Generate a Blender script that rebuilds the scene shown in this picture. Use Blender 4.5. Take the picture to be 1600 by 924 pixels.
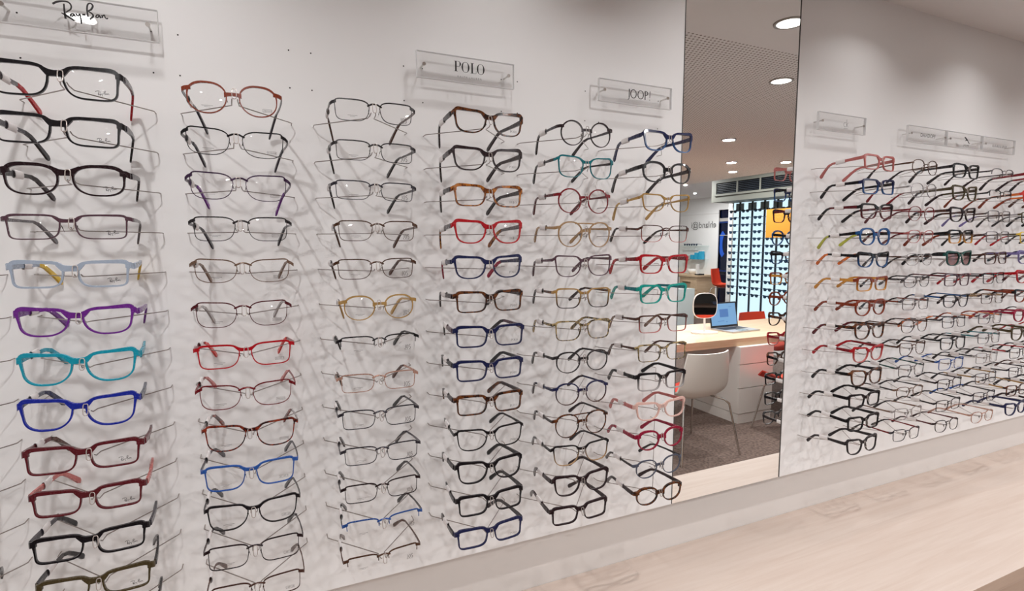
import bpy, math, random
from mathutils import Vector, Matrix
random.seed(7)
R = math.radians
scene = bpy.context.scene
for o in list(bpy.data.objects):
    bpy.data.objects.remove(o)

# ------------------------------------------------------------------ camera
# calibrated from the peg-hole grid: display wall is the plane y = 0, room on the -y side
cam_d = bpy.data.cameras.new('camera'); cam = bpy.data.objects.new('camera', cam_d)
scene.collection.objects.link(cam); scene.camera = cam
cam_d.sensor_width = 36.0; cam_d.lens = 840.648 / 1600 * 36.0
cam_d.clip_start = 0.02; cam_d.clip_end = 60
YAW, PITCH = 0.42709, 0.09373
cam.location = (0.3197, -1.0518, 1.6)
cam.rotation_euler = (math.pi / 2 - PITCH, 0, -YAW)

# ------------------------------------------------------------------ world, exposure
world = bpy.data.worlds.new('world'); scene.world = world; world.use_nodes = True
world.node_tree.nodes['Background'].inputs[0].default_value = (0.9, 0.92, 1.0, 1)
world.node_tree.nodes['Background'].inputs[1].default_value = 0.05
scene.view_settings.view_transform = 'Standard'
scene.view_settings.look = 'None'
scene.view_settings.gamma = 1.0
scene.view_settings.use_curve_mapping = False
scene.view_settings.exposure = 0.32
scene.cycles.max_bounces = 14
scene.cycles.transparent_max_bounces = 40
scene.cycles.glossy_bounces = 6
scene.cycles.sample_clamp_indirect = 6.0

E_A, E_B, E_C, E_FAR = 0.40, 3.1, 6.2, 24.0      # lamp power per downlight row (W)
H1, H2 = 2.314, 2.65                            # low ceiling, far ceiling
ROW_A = [(1.884 + 0.57 * k, -0.222) for k in range(-5, 5)]
ROW_B = [(2.393 + 1.14 * k, -0.667) for k in range(-3, 3)]
ROW_C = [(-0.18, -1.16), (3.209, -1.74), (1.75, -1.74), (0.3, -1.9), (-1.5, -1.74), (4.014, -2.479), (4.427, -2.271),
         (4.488, -2.911), (2.3, -3.1), (0.6, -3.4), (-1.4, -3.4), (3.4, -4.6), (1.4, -5.2)]
ROW_F = [(7.054, -6.403), (8.3, -7.5), (6.2, -5.6), (5.9, -4.2)]

# ------------------------------------------------------------------ helpers
COL = scene.collection
def hexc(h):
    v = [int(h[i:i + 2], 16) / 255 for i in (0, 2, 4)]
    return tuple(c / 12.92 if c <= 0.04045 else ((c + 0.055) / 1.055) ** 2.4 for c in v)
def tag(o, label=None, cat=None, group=None, kind=None):
    if label: o['label'] = label
    if cat: o['category'] = cat
    if group: o['group'] = group
    if kind: o['kind'] = kind
    return o
def empty(name, loc=(0, 0, 0), rz=0.0):
    o = bpy.data.objects.new(name, None); COL.objects.link(o)
    o.empty_display_size = 0.05
    o.location = loc; o.rotation_euler = (0, 0, rz); return o
def link(name, me, parent=None, loc=(0, 0, 0), rot=(0, 0, 0)):
    o = bpy.data.objects.new(name, me); COL.objects.link(o)
    o.location = loc; o.rotation_euler = rot
    if parent is not None: o.parent = parent
    return o
class MB:
    """collects geometry, builds ONE mesh"""
    def __init__(s): s.v = []; s.f = []; s.sm = []; s.mi = []
    def add(s, vs, fs, smooth=False, mi=0):
        b = len(s.v); s.v += [tuple(v) for v in vs]
        for f in fs: s.f.append(tuple(i + b for i in f)); s.sm.append(smooth); s.mi.append(mi)
        return s
    def box(s, x0, x1, y0, y1, z0, z1, mi=0):
        vs = [(x, y, z) for z in (z0, z1) for y in (y0, y1) for x in (x0, x1)]
        return s.add(vs, [(0, 2, 3, 1), (4, 5, 7, 6), (0, 1, 5, 4), (2, 6, 7, 3), (0, 4, 6, 2), (1, 3, 7, 5)], mi=mi)
    def tube(s, pts, r, n=8, caps=True, mi=0, closed=False):
        pts = [Vector(p) for p in pts]; m = len(pts); rr = r if isinstance(r, (list, tuple)) else [r] * m
        rings = []; prev = None
        for i, p in enumerate(pts):
            if closed: t = pts[(i + 1) % m] - pts[i - 1]
            elif i == 0: t = pts[1] - pts[0]
            elif i == m - 1: t = pts[-1] - pts[-2]
            else: t = (pts[i + 1] - p).normalized() + (p - pts[i - 1]).normalized()
            t.normalize()
            if prev is None:
                a = Vector((0, 0, 1)) if abs(t.z) < 0.9 else Vector((1, 0, 0))
                u = t.cross(a).normalized()
            else:
                u = (prev - t * prev.dot(t)).normalized()
            prev = u; w = t.cross(u)
            rings.append([p + rr[i] * (math.cos(2 * math.pi * k / n) * u + math.sin(2 * math.pi * k / n) * w) for k in range(n)])
        vs = [v for ring in rings for v in ring]; fs = []
        for i in range(m if closed else m - 1):
            j = (i + 1) % m
            for k in range(n): fs.append((i * n + k, i * n + (k + 1) % n, j * n + (k + 1) % n, j * n + k))
        s.add(vs, fs, True, mi)
        if caps and not closed:
            s.add(rings[0], [tuple(range(n - 1, -1, -1))], False, mi); s.add(rings[-1], [tuple(range(n))], False, mi)
        return s
    def loft(s, rings, smooth=True, caps=True, mi=0, closed_ring=True):
        n = len(rings[0]); vs = [v for r in rings for v in r]; fs = []
        for i in range(len(rings) - 1):
            for k in range(n if closed_ring else n - 1):
                fs.append((i * n + k, i * n + (k + 1) % n, (i + 1) * n + (k + 1) % n, (i + 1) * n + k))
        s.add(vs, fs, smooth, mi)
        if caps and closed_ring:
            s.add(rings[0], [tuple(range(n - 1, -1, -1))], False, mi); s.add(rings[-1], [tuple(range(n))], False, mi)
        return s
    def lathe(s, prof, n=24, cx=0, cy=0, mi=0):
        rings = [[(cx + r * math.cos(2 * math.pi * k / n), cy + r * math.sin(2 * math.pi * k / n), z) for k in range(n)] for r, z in prof]
        return s.loft(rings, mi=mi)
    def mesh(s, name, mats):
        me = bpy.data.meshes.new(name); me.from_pydata(s.v, [], s.f)
        for m in (mats if isinstance(mats, (list, tuple)) else [mats]): me.materials.append(m)
        me.polygons.foreach_set('use_smooth', s.sm); me.polygons.foreach_set('material_index', s.mi)
        me.update(); return me
    def build(s, name, mats, parent=None, loc=(0, 0, 0), rot=(0, 0, 0)):
        return link(name, s.mesh(name, mats), parent, loc, rot)
def struct(name, mb, mat, parent=None):
    o = mb.build(name, mat, parent)
    if parent is None: o['kind'] = 'structure'
    return o

# ------------------------------------------------------------------ materials
MATS = {}
def new_mat(name):
    m = bpy.data.materials.new(name); m.use_nodes = True
    nt = m.node_tree; return m, nt, nt.nodes['Principled BSDF']
def plain(name, col, rough=0.5, metal=0.0, coat=0.0, bump=0.0, bscale=200, spec=0.5, var=0.0):
    if name in MATS: return MATS[name]
    if isinstance(col, str): col = hexc(col)
    m, nt, b = new_mat(name)
    b.inputs['Base Color'].default_value = (*col, 1); b.inputs['Roughness'].default_value = rough
    b.inputs['Metallic'].default_value = metal; b.inputs['Coat Weight'].default_value = coat
    b.inputs['Specular IOR Level'].default_value = spec
    tc = nt.nodes.new('ShaderNodeTexCoord'); no = nt.nodes.new('ShaderNodeTexNoise')
    no.inputs['Scale'].default_value = bscale; no.inputs['Detail'].default_value = 3
    nt.links.new(tc.outputs['Object'], no.inputs['Vector'])
    if bump:
        bp = nt.nodes.new('ShaderNodeBump'); bp.inputs['Strength'].default_value = bump; bp.inputs['Distance'].default_value = 0.002
        nt.links.new(no.outputs['Fac'], bp.inputs['Height']); nt.links.new(bp.outputs['Normal'], b.inputs['Normal'])
    if var:
        mx = nt.nodes.new('ShaderNodeMix'); mx.data_type = 'RGBA'
        mx.inputs[6].default_value = (*[c * (1 - var) for c in col], 1); mx.inputs[7].default_value = (*[min(1, c * (1 + var)) for c in col], 1)
        nt.links.new(no.outputs['Fac'], mx.inputs[0]); nt.links.new(mx.outputs[2], b.inputs['Base Color'])
    MATS[name] = m; return m
def emit(name, col, strength):
    m, nt, b = new_mat(name)
    b.inputs['Base Color'].default_value = (0.02, 0.02, 0.02, 1); b.inputs['Emission Color'].default_value = (*col, 1)
    b.inputs['Emission Strength'].default_value = strength; MATS[name] = m; return m
def wood(name, c1, c2, scale=1.0, axis='X', rough=0.45, planks=False):
    m, nt, b = new_mat(name); N = nt.nodes; L = nt.links
    tc = N.new('ShaderNodeTexCoord'); mp = N.new('ShaderNodeMapping')
    sc = {'X': (1.2, 22, 22), 'Y': (22, 1.2, 22), 'Z': (22, 22, 1.2)}[axis]
    mp.inputs['Scale'].default_value = tuple(v * scale for v in sc)
    n1 = N.new('ShaderNodeTexNoise'); n1.inputs['Scale'].default_value = 2.2; n1.inputs['Detail'].default_value = 8; n1.inputs['Roughness'].default_value = 0.62; n1.inputs['Distortion'].default_value = 0.6
    cr = N.new('ShaderNodeValToRGB'); cr.color_ramp.elements[0].position = 0.3; cr.color_ramp.elements[1].position = 0.72
    cr.color_ramp.elements[0].color = (*hexc(c1), 1); cr.color_ramp.elements[1].color = (*hexc(c2), 1)
    L.new(tc.outputs['Object'], mp.inputs['Vector']); L.new(mp.outputs[0], n1.inputs['Vector']); L.new(n1.outputs['Fac'], cr.inputs[0])
    L.new(cr.outputs[0], b.inputs['Base Color']); b.inputs['Roughness'].default_value = rough; b.inputs['Specular IOR Level'].default_value = 0.22
    bp = N.new('ShaderNodeBump'); bp.inputs['Strength'].default_value = 0.08; bp.inputs['Distance'].default_value = 0.001
    L.new(n1.outputs['Fac'], bp.inputs['Height']); L.new(bp.outputs[0], b.inputs['Normal'])
    MATS[name] = m; return m
def glassy(name, tint, gloss=0.06, rough=0.0, dens=1.0, film=None):
    """thin clear sheet: transparent body with a Fresnel gloss"""
    if name in MATS: return MATS[name]
    m = bpy.data.materials.new(name); m.use_nodes = True; nt = m.node_tree; N = nt.nodes; L = nt.links
    N.remove(N['Principled BSDF']); out = N['Material Output']
    tr = N.new('ShaderNodeBsdfTransparent'); tr.inputs[0].default_value = (*tint, 1)
    gl = N.new('ShaderNodeBsdfGlossy'); gl.inputs['Roughness'].default_value = rough; gl.inputs[0].default_value = (1, 1, 1, 1)
    ge = N.new('ShaderNodeNewGeometry'); dt = N.new('ShaderNodeVectorMath'); dt.operation = 'DOT_PRODUCT'
    L.new(ge.outputs['Normal'], dt.inputs[0]); L.new(ge.outputs['Incoming'], dt.inputs[1])
    ab = N.new('ShaderNodeMath'); ab.operation = 'ABSOLUTE'; L.new(dt.outputs['Value'], ab.inputs[0])
    om = N.new('ShaderNodeMath'); om.operation = 'SUBTRACT'; om.inputs[0].default_value = 1.0; L.new(ab.outputs[0], om.inputs[1])
    fr = N.new('ShaderNodeMath'); fr.operation = 'POWER'; fr.inputs[1].default_value = 5.0; L.new(om.outputs[0], fr.inputs[0])   # Schlick term
    mu = N.new('ShaderNodeMath'); mu.operation = 'MULTIPLY_ADD'; mu.inputs[1].default_value = 0.6; mu.inputs[2].default_value = gloss
    mx = N.new('ShaderNodeMixShader')
    L.new(fr.outputs[0], mu.inputs[0]); L.new(mu.outputs[0], mx.inputs[0]); L.new(tr.outputs[0], mx.inputs[1]); L.new(gl.outputs[0], mx.inputs[2])
    last = mx
    if film:
        df = N.new('ShaderNodeBsdfDiffuse'); df.inputs[0].default_value = (*film[0], 1)
        m2 = N.new('ShaderNodeMixShader'); m2.inputs[0].default_value = film[1]
        L.new(mx.outputs[0], m2.inputs[1]); L.new(df.outputs[0], m2.inputs[2]); last = m2
    L.new(last.outputs[0], out.inputs[0]); MATS[name] = m; return m

def perforated(name, col, dark):
    """ceiling board: plain margin along the wall, staggered round perforations beyond y < -0.41"""
    m, nt, b = new_mat(name); N = nt.nodes; L = nt.links
    tc = N.new('ShaderNodeTexCoord'); sx = N.new('ShaderNodeSeparateXYZ'); L.new(tc.outputs['Object'], sx.inputs[0])
    def mth(op, a, bv=None, cv=None):
        n = N.new('ShaderNodeMath'); n.operation = op
        for i, q in enumerate((a, bv, cv)):
            if q is None: continue
            if isinstance(q, (int, float)): n.inputs[i].default_value = q
            else: L.new(q, n.inputs[i])
        return n.outputs[0]
    P = 0.018
    yy = mth('DIVIDE', sx.outputs[1], P); row = mth('FLOOR', yy)
    off = mth('MULTIPLY', mth('MODULO', mth('ABSOLUTE', row), 2.0), 0.5)
    xx = mth('ADD', mth('DIVIDE', sx.outputs[0], P), off)
    fx = mth('SUBTRACT', mth('FRACT', xx), 0.5); fy = mth('SUBTRACT', mth('FRACT', yy), 0.5)
    d = mth('SQRT', mth('ADD', mth('MULTIPLY', fx, fx), mth('MULTIPLY', fy, fy)))
    hole = mth('LESS_THAN', d, 0.24); zone = mth('LESS_THAN', sx.outputs[1], -0.41)
    k = mth('MULTIPLY', hole, zone)
    mx = N.new('ShaderNodeMix'); mx.data_type = 'RGBA'; mx.inputs[6].default_value = (*col, 1); mx.inputs[7].default_value = (*dark, 1)
    L.new(k, mx.inputs[0]); L.new(mx.outputs[2], b.inputs['Base Color']); b.inputs['Roughness'].default_value = 0.9
    MATS[name] = m; return m

M_PANEL = plain('white_panel', (0.86, 0.85, 0.845), 0.42, bump=0.03, bscale=90, spec=0.35)
M_REC = plain('recess_paint', (0.70, 0.665, 0.64), 0.6, bump=0.02, bscale=120)
M_WALL = plain('wall_paint', (0.88, 0.875, 0.87), 0.8, bump=0.05, bscale=160)
M_CEIL = perforated('ceiling_board', (0.92, 0.90, 0.885), (0.24, 0.20, 0.18))
M_CEIL2 = plain('far_ceiling', (0.72, 0.72, 0.72), 0.9, bump=0.02)
M_WOOD = wood('pale_oak', 'cab8ac', 'd6c8be', 1.0, 'X', 0.6)
M_WOOD_DESK = wood('desk_oak', 'c9ab8a', 'ddc4a6', 1.0, 'X')
M_WOOD_EDGE = wood('oak_edge', 'bfa38f', 'cdb5a2', 1.0, 'X')
M_CARPET = plain('carpet', '74655e', 1.0, bump=1.0, bscale=48, var=0.95, spec=0.1)
M_MIRROR = plain('mirror_silver', (0.93, 0.94, 0.93), 0.0, metal=1.0)
M_EDGE = plain('dark_edge', '4a4644', 0.5)
M_STEEL = plain('steel_wire', '9a918c', 0.28, metal=0.9)
M_CHROME = plain('chrome', 'd8d6d2', 0.15, metal=1.0)
M_LOOP = plain('clip_plastic', 'b9ada7', 0.25, metal=0.3, coat=0.4)
M_HOLE = plain('hole_black', '1c1a19', 0.9)
M_BLACKP = plain('print_black', '231f20', 0.6)
M_GREYP = plain('print_grey', '6f6a69', 0.7)
M_TAG = plain('tag_white', 'e6e1e0', 0.55)
M_LENS = glassy('demo_lens', (0.99, 0.99, 0.99), 0.04)
M_SUNLENS = glassy('tinted_lens', (0.36, 0.20, 0.20), 0.03)
M_ACRYL = glassy('acrylic_face', (0.965, 0.965, 0.965), 0.02)
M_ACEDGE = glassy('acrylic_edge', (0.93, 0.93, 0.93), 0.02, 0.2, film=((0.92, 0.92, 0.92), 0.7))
M_TRIM = plain('trim_silver', 'a29a92', 0.35, metal=0.6)
M_LAMP = emit('lamp_glow', (1.0, 0.97, 0.93), 5.0)
M_PAD = glassy('nose_pad_clear', (0.75, 0.72, 0.70), 0.05, 0.1, film=((0.16, 0.13, 0.12), 0.55))

# ------------------------------------------------------------------ large structure
struct('wall_back', MB().box(-3.0, 7.0, 0.05, 0.15, 0.0, H1), M_REC)
wl = struct('wall_left', MB().box(-1.4, 1.2535, 0.0, 0.05, 0.928, H1), M_PANEL)
wr = struct('wall_right', MB().box(1.6525, 3.62, 0.0, 0.05, 0.928, H1), M_PANEL)
struct('floor', MB().box(-3.0, 9.6, -10.2, 0.15, -0.05, 0.0), M_CARPET)
struct('ceiling', MB().box(-3.0, 4.9, -10.2, 0.15, H1, H1 + 0.06), M_CEIL)
struct('ceiling_far', MB().box(4.84, 9.6, -10.2, 0.15, H2, H2 + 0.06).box(4.84, 4.9, -10.2, 0.15, H1 + 0.06, H2), M_CEIL2)
struct('wall_side', MB().box(-3.1, -3.0, -10.2, 0.15, 0, H2), M_WALL)
struct('wall_rear', MB().box(-3.1, 9.7, -10.3, -10.2, 0, H2), M_WALL)
struct('wall_far', MB().box(9.33, 9.45, -10.2, -7.86, 0, H2).box(9.33, 9.45, -7.86, -6.6, 2.36, H2).box(9.33, 9.45, -6.6, -5.4, 0, H2), M_WALL)
struct('wall_end', MB().box(7.0, 7.1, -5.35, 0.15, 0, H2).box(7.1, 9.45, -5.45, -5.35, 0, H2), M_WALL)

# mirror with slim dark edges
mir = empty('wall_mirror', (1.453, 0, 0.928))
MB().box(-0.1965, 0.1965, 0.0005, 0.006, 0.0, 1.385).build('mirror_glass', M_MIRROR, mir)
MB().box(-0.1993, -0.1968, -0.0005, 0.02, 0, 1.385).build('mirror_edge', M_EDGE, mir)
MB().box(0.1968, 0.1993, -0.0005, 0.02, 0, 1.385).build('mirror_edge', M_EDGE, mir)
MB().box(-0.1965, 0.1965, 0.007, 0.049, 0.0, 1.385).build('mirror_backing', M_EDGE, mir)
tag(mir, 'tall frameless wall mirror between the two white eyeglass panels', 'mirror')

# counter under the panels
ct = empty('counter', (1.0, -0.17, 0.0))
MB().box(-3.0, 2.7, -0.23, 0.219, 0.7385, 0.773).build('worktop', M_WOOD, ct)
MB().box(-3.0, 2.7, -0.2302, -0.2295, 0.7395, 0.7725).build('edge_band', M_WOOD_EDGE, ct)
MB().box(-3.0, 2.7, -0.205, 0.219, 0.0, 0.7385).build('base_body', M_WOOD_EDGE, ct)
for i in range(5):
    a = -3.0 + i * 1.14
    f = MB().box(a + 0.002, a + 1.138, -0.224, -0.205, 0.42, 0.7325).build('drawer_front', M_WOOD_EDGE, ct)
    MB().box(a + 0.002, a + 1.138, -0.224, -0.205, 0.08, 0.415).build('drawer_front', M_WOOD_EDGE, ct)
tag(ct, 'long pale oak counter running below the eyeglass wall', 'counter')

# ------------------------------------------------------------------ downlights
dl_ring = MB()
dl_ring.lathe([(0.040, 0.0), (0.040, -0.004), (0.049, -0.004), (0.050, 0.0)], 28)
ME_RING = dl_ring.mesh('ring', M_TRIM)
ME_LENS = MB().lathe([(0.0005, -0.003), (0.040, -0.003), (0.040, 0.0), (0.0005, 0.0)], 24).mesh('lamp_lens', M_LAMP)
def downlight(x, y, z, power, spread, label, size=0.034, col=(1.0, 0.985, 0.982)):
    e = empty('downlight', (x, y, z)); link('trim_ring', ME_RING, e); link('lamp_lens', ME_LENS, e)
    ld = bpy.data.lights.new('lamp', 'AREA'); ld.shape = 'DISK'; ld.size = size; ld.energy = power; ld.color = col; ld.spread = R(spread)
    lo = bpy.data.objects.new('lamp', ld); COL.objects.link(lo); lo.parent = e; lo.location = (0, 0, -0.006)
    tag(e, SEEN.get((round(x, 2), round(y, 2)), label), 'ceiling light', 'recessed ceiling downlights')
SEEN = {(1.88, -0.22): 'largest recessed downlight, in the plain ceiling strip at the mirror top', (2.39, -0.67): 'second largest recessed downlight in the mirror, in perforated ceiling',
        (3.21, -1.74): 'third recessed downlight down the mirror, alone in the perforated ceiling', (4.01, -2.48): 'upper of two stacked small downlights mid mirror', (4.49, -2.91): 'lower of two stacked small downlights mid mirror',
        (4.43, -2.27): 'small downlight above the air grille near the mirror right edge', (7.05, -6.4): 'small far downlight at the mirror left edge', (8.3, -7.5): 'small far downlight closest to the lettered wall'}
ORD = ['first', 'second', 'third', 'fourth', 'fifth', 'sixth', 'seventh', 'eighth', 'ninth', 'tenth', 'eleventh', 'twelfth', 'thirteenth', 'fourteenth', 'fifteenth']
for i, (x, y) in enumerate(ROW_A):
    downlight(x, y, H1, E_A, 128, f'recessed downlight, {ORD[i]} of the ceiling row closest to the eyeglass wall')
for i, (x, y) in enumerate(ROW_B):
    downlight(x, y, H1, E_B, 150, f'recessed downlight, {ORD[i]} of the second ceiling row from the eyeglass wall')
for i, (x, y) in enumerate(ROW_C):
    downlight(x, y, H1, E_C * (0.08 if y > -1.3 else 1.6 if x > 2.5 else 1.25), 170, f'recessed downlight in the perforated ceiling, {ORD[i]} over the middle of the shop', size=0.075)
for i, (x, y) in enumerate(ROW_F):
    downlight(x, y, H2, E_FAR, 180, f'recessed downlight, {ORD[i]} in the higher ceiling before the far wall', col=(1, 1, 1))

# ------------------------------------------------------------------ lettering helpers (flat print)
def ribbon(mb, pts, widths, y=0.0, n=6):
    """flat stroke in the xz plane along a Catmull-Rom curve through pts"""
    P = [Vector((p[0], p[1])) for p in pts]; W = widths if isinstance(widths, (list, tuple)) else [widths] * len(P)
    out = []
    for i in range(len(P) - 1):
        p0 = P[max(i - 1, 0)]; p1 = P[i]; p2 = P[i + 1]; p3 = P[min(i + 2, len(P) - 1)]
        for k in range(n):
            t = k / n
            q = 0.5 * ((2 * p1) + (p2 - p0) * t + (2 * p0 - 5 * p1 + 4 * p2 - p3) * t * t + (3 * p1 - p0 - 3 * p2 + p3) * t ** 3)
            out.append((q, W[i] * (1 - t) + W[i + 1] * t))
    out.append((P[-1], W[-1])); L = []
    for i, (q, w) in enumerate(out):
        a = out[max(i - 1, 0)][0]; b = out[min(i + 1, len(out) - 1)][0]; d = (b - a)
        d = d.normalized() if d.length > 1e-9 else Vector((1, 0)); nn = Vector((-d.y, d.x)) * w / 2
        L += [(q.x + nn.x, y, q.y + nn.y), (q.x - nn.x, y, q.y - nn.y)]
    mb.add(L, [(2 * i, 2 * i + 1, 2 * i + 3, 2 * i + 2) for i in range(len(out) - 1)])
def line(mb, a, b, w, y=0.0): ribbon(mb, [a, b], w, y, 1)
def oring(mb, cx, cz, rx, rz, thin, thick, y=0.0, n=36, a0=0, a1=360):
    L = []; m = n
    for k in range(m + 1):
        a = R(a0 + (a1 - a0) * k / m); w = thin + (thick - thin) * abs(math.cos(a)) ** 1.6; c, s_ = math.cos(a), math.sin(a)
        L += [(cx + rx * c, y, cz + rz * s_), (cx + (rx - w) * c, y, cz + (rz - thin - (w - thin) * 0.15) * s_)]
    mb.add(L, [(2 * i, 2 * i + 1, 2 * i + 3, 2 * i + 2) for i in range(m)])
def font_mesh(name, text, size, mat):
    """flat lettering from the built-in font, centred, in the xz plane facing -y"""
    cu = bpy.data.curves.new(name, 'FONT'); cu.body = text; cu.size = size; cu.align_x = 'CENTER'; cu.align_y = 'CENTER'; cu.resolution_u = 3
    o = bpy.data.objects.new(name, cu); COL.objects.link(o)
    bpy.context.view_layer.update()
    me = bpy.data.meshes.new_from_object(o.evaluated_get(bpy.context.evaluated_depsgraph_get()))
    bpy.data.objects.remove(o); bpy.data.curves.remove(cu)
    me.transform(Matrix.Rotation(R(90), 4, 'X')); me.materials.clear(); me.materials.append(mat); me.name = name
    return me
def script_logo(k):
    """hand-drawn brush script of the leftmost sign; unit height k, centred"""
    mb = MB()
    def s(pts, w): ribbon(mb, [((x - 790) * k, (300 - z) * k * 1.22) for x, z in pts], [v * k * 1.25 for v in w] if isinstance(w, list) else w * k * 1.25)
    s([(278, 188), (360, 140), (470, 112), (570, 118), (618, 175), (600, 240), (540, 285), (510, 310)], [34, 36, 30, 26, 24, 24, 22, 18])   # R top sweep and bowl
    s([(484, 155), (488, 290), (498, 425)], [26, 30, 34])                                                                               # R stem
    s([(428, 325), (530, 370), (660, 436)], [16, 34, 30])                                                                               # R leg
    s([(668, 318), (620, 318), (590, 350), (620, 362), (662, 330), (672, 352), (690, 345)], 23)                                             # a
    s([(700, 300), (708, 330), (740, 335), (765, 300)], 23); s([(768, 292), (780, 380), (788, 478)], [18, 22, 28])                          # y
    s([(815, 304), (868, 298)], 30)                                                                                                     # dash
    s([(920, 330), (908, 200), (930, 105), (985, 78), (1022, 120), (985, 190), (935, 225), (1000, 265), (1015, 310), (945, 378)], [24, 28, 26, 24, 30, 30, 22, 26, 32, 20])   # B
    s([(1140, 272), (1090, 275), (1068, 312), (1100, 318), (1140, 280), (1150, 315), (1170, 300)], 23)                                      # a
    s([(1180, 262), (1192, 312), (1196, 285), (1230, 255), (1245, 300), (1275, 318), (1296, 300)], 20)                                      # n
    return mb
ME_RB_LENS = script_logo(0.0155 / 1020).mesh('lens_print', M_BLACKP)
def didone(k, mb=None):
    """POLO in a high-contrast serif; cap height = k, centred"""
    mb = mb or MB(); x = -1.62
    def T(a): return [((p[0]) * k, (p[1] - 0.5) * k) for p in a]
    th, tn = 0.17, 0.035
    def ln(a, b, w): line(mb, *T([a, b]), w * k)
    ln((x + 0.18, 0), (x + 0.18, 1), th); ln((x + 0.0, 0.017), (x + 0.36, 0.017), tn); ln((x, 0.983), (x + 0.5, 0.983), tn)
    oring(mb, (x + 0.42) * k, (0.745 - 0.5) * k, 0.30 * k, 0.255 * k, tn * k, 0.16 * k, a0=-90, a1=90, n=20); ln((x + 0.2, 0.507), (x + 0.44, 0.507), tn)
    oring(mb, (x + 1.19) * k, 0, 0.42 * k, 0.52 * k, tn * k, th * k)
    xl = x + 1.72
    ln((xl + 0.18, 0), (xl + 0.18, 1), th); ln((xl, 0.983), (xl + 0.36, 0.983), tn); ln((xl, 0.017), (xl + 0.62, 0.017), tn); ln((xl + 0.605, 0.0), (xl + 0.62, 0.28), tn)
    oring(mb, (xl + 1.10) * k, 0, 0.42 * k, 0.52 * k, tn * k, th * k)
    return mb
ME_POLO_LENS = didone(0.0042).mesh('lens_print', M_GREYP)
mb = MB()   # JOS monogram on the third column's demo lenses
k = 0.0075
for dx, a in ((-0.52, None), (0, None), (0.52, None)): pass
line(mb, (-0.45 * k, -0.35 * k), (-0.45 * k, 0.5 * k), 0.11 * k); ribbon(mb, [(-0.45 * k, -0.3 * k), (-0.52 * k, -0.5 * k), (-0.7 * k, -0.45 * k)], 0.1 * k)
oring(mb, 0, 0, 0.26 * k, 0.5 * k, 0.1 * k, 0.12 * k, n=20)
ribbon(mb, [(0.72 * k, 0.38 * k), (0.55 * k, 0.5 * k), (0.4 * k, 0.28 * k), (0.56 * k, 0.02 * k), (0.74 * k, -0.22 * k), (0.58 * k, -0.5 * k), (0.38 * k, -0.38 * k)], 0.11 * k)
line(mb, (-0.6 * k, -0.68 * k), (0.75 * k, -0.68 * k), 0.05 * k)
ME_JOS_LENS = mb.mesh('lens_print', M_GREYP)
mb = MB(); w_, h_ = 0.0125, 0.0042   # boxed word mark of the second column
for a, b in (((-1, -1), (1, -1)), ((1, -1), (1, 1)), ((1, 1), (-1, 1)), ((-1, 1), (-1, -1))): line(mb, (a[0] * w_ / 2, a[1] * h_ / 2), (b[0] * w_ / 2, b[1] * h_ / 2), 0.0004)
for i in range(6): line(mb, (-0.0048 + i * 0.0019, -0.0011), (-0.0044 + i * 0.0019, 0.0011), 0.0007)
ME_BOX_LENS = mb.mesh('lens_print', M_GREYP)
mb = MB(); line(mb, (-0.0075, 0.0005), (0.0075, 0.0005), 0.0005); line(mb, (-0.004, -0.0015), (0.004, -0.0015), 0.0004)
ME_LINE_LENS = mb.mesh('lens_print', M_GREYP)
mb = MB(); ribbon(mb, [(-.006, -.001), (-.004, .001), (-.002, -.001), (0, .0012), (.002, -.001), (.004, .001), (.006, -.0008)], 0.0007, n=3)
ME_SCRIB_LENS = mb.mesh('lens_print', M_GREYP)
PRINTS = {'rb': ME_RB_LENS, 'po': ME_POLO_LENS, 'js': ME_JOS_LENS, 'bx': ME_BOX_LENS, 'ln': ME_LINE_LENS, 'sc': ME_SCRIB_LENS}

# ------------------------------------------------------------------ eyeglass frame materials
COLS = {  # key: (hex, words)
 'bk': ('131014', 'black'), 'ch': ('2c282a', 'charcoal'), 'db': ('26161a', 'dark brown'), 'br': ('4a2d24', 'brown'), 'ma': ('5a1d24', 'maroon'),
 'dr': ('7a1720', 'dark red'), 'rd': ('a80f1b', 'red'), 'sr': ('cf3a33', 'coral red'), 'rs': ('b86a66', 'dusty rose'), 'pk': ('dbb3a8', 'pale pink'), 'ra': ('8c1232', 'raspberry'),
 'pu': ('6a2a86', 'purple'), 'dp': ('3a2140', 'deep purple'), 'tl': ('0e6f78', 'teal'), 'tq': ('1c94ab', 'turquoise'), 'gt': ('12988c', 'sea green'), 'bl': ('2b56a0', 'blue'), 'rb': ('1f2c94', 'royal blue'),
 'nv': ('1c2148', 'navy'), 'pb': ('1d4f86', 'petrol blue'), 'sl': ('4d5261', 'slate grey'), 'gb': ('a3afc0', 'pale grey-blue'), 'gy': ('625d60', 'grey'), 'lg': ('a9a4a3', 'light grey'), 'tp': ('7d6353', 'taupe'),
 'tn': ('a3835f', 'tan'), 'hy': ('b89355', 'honey'), 'yl': ('d7b23f', 'yellow'), 'or': ('cf6a2c', 'orange'), 'ru': ('7d3119', 'rust'), 'li': ('b3b64a', 'lime'), 'lc': ('73689a', 'lilac'), 'mv': ('543a44', 'mauve brown'),
 'ol': ('473c26', 'olive brown'), 'gn': ('1d4a44', 'dark green'), 'gd': ('a07c46', 'gold'), 'am': ('c98c3c', 'amber'), 'gm': ('35323a', 'gunmetal'), 'bz': ('523626', 'bronze'), 'rg': ('b58a78', 'rose gold'), 'st': ('9c9899', 'silver'), 'wh': ('e4dfdd', 'white')}
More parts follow.
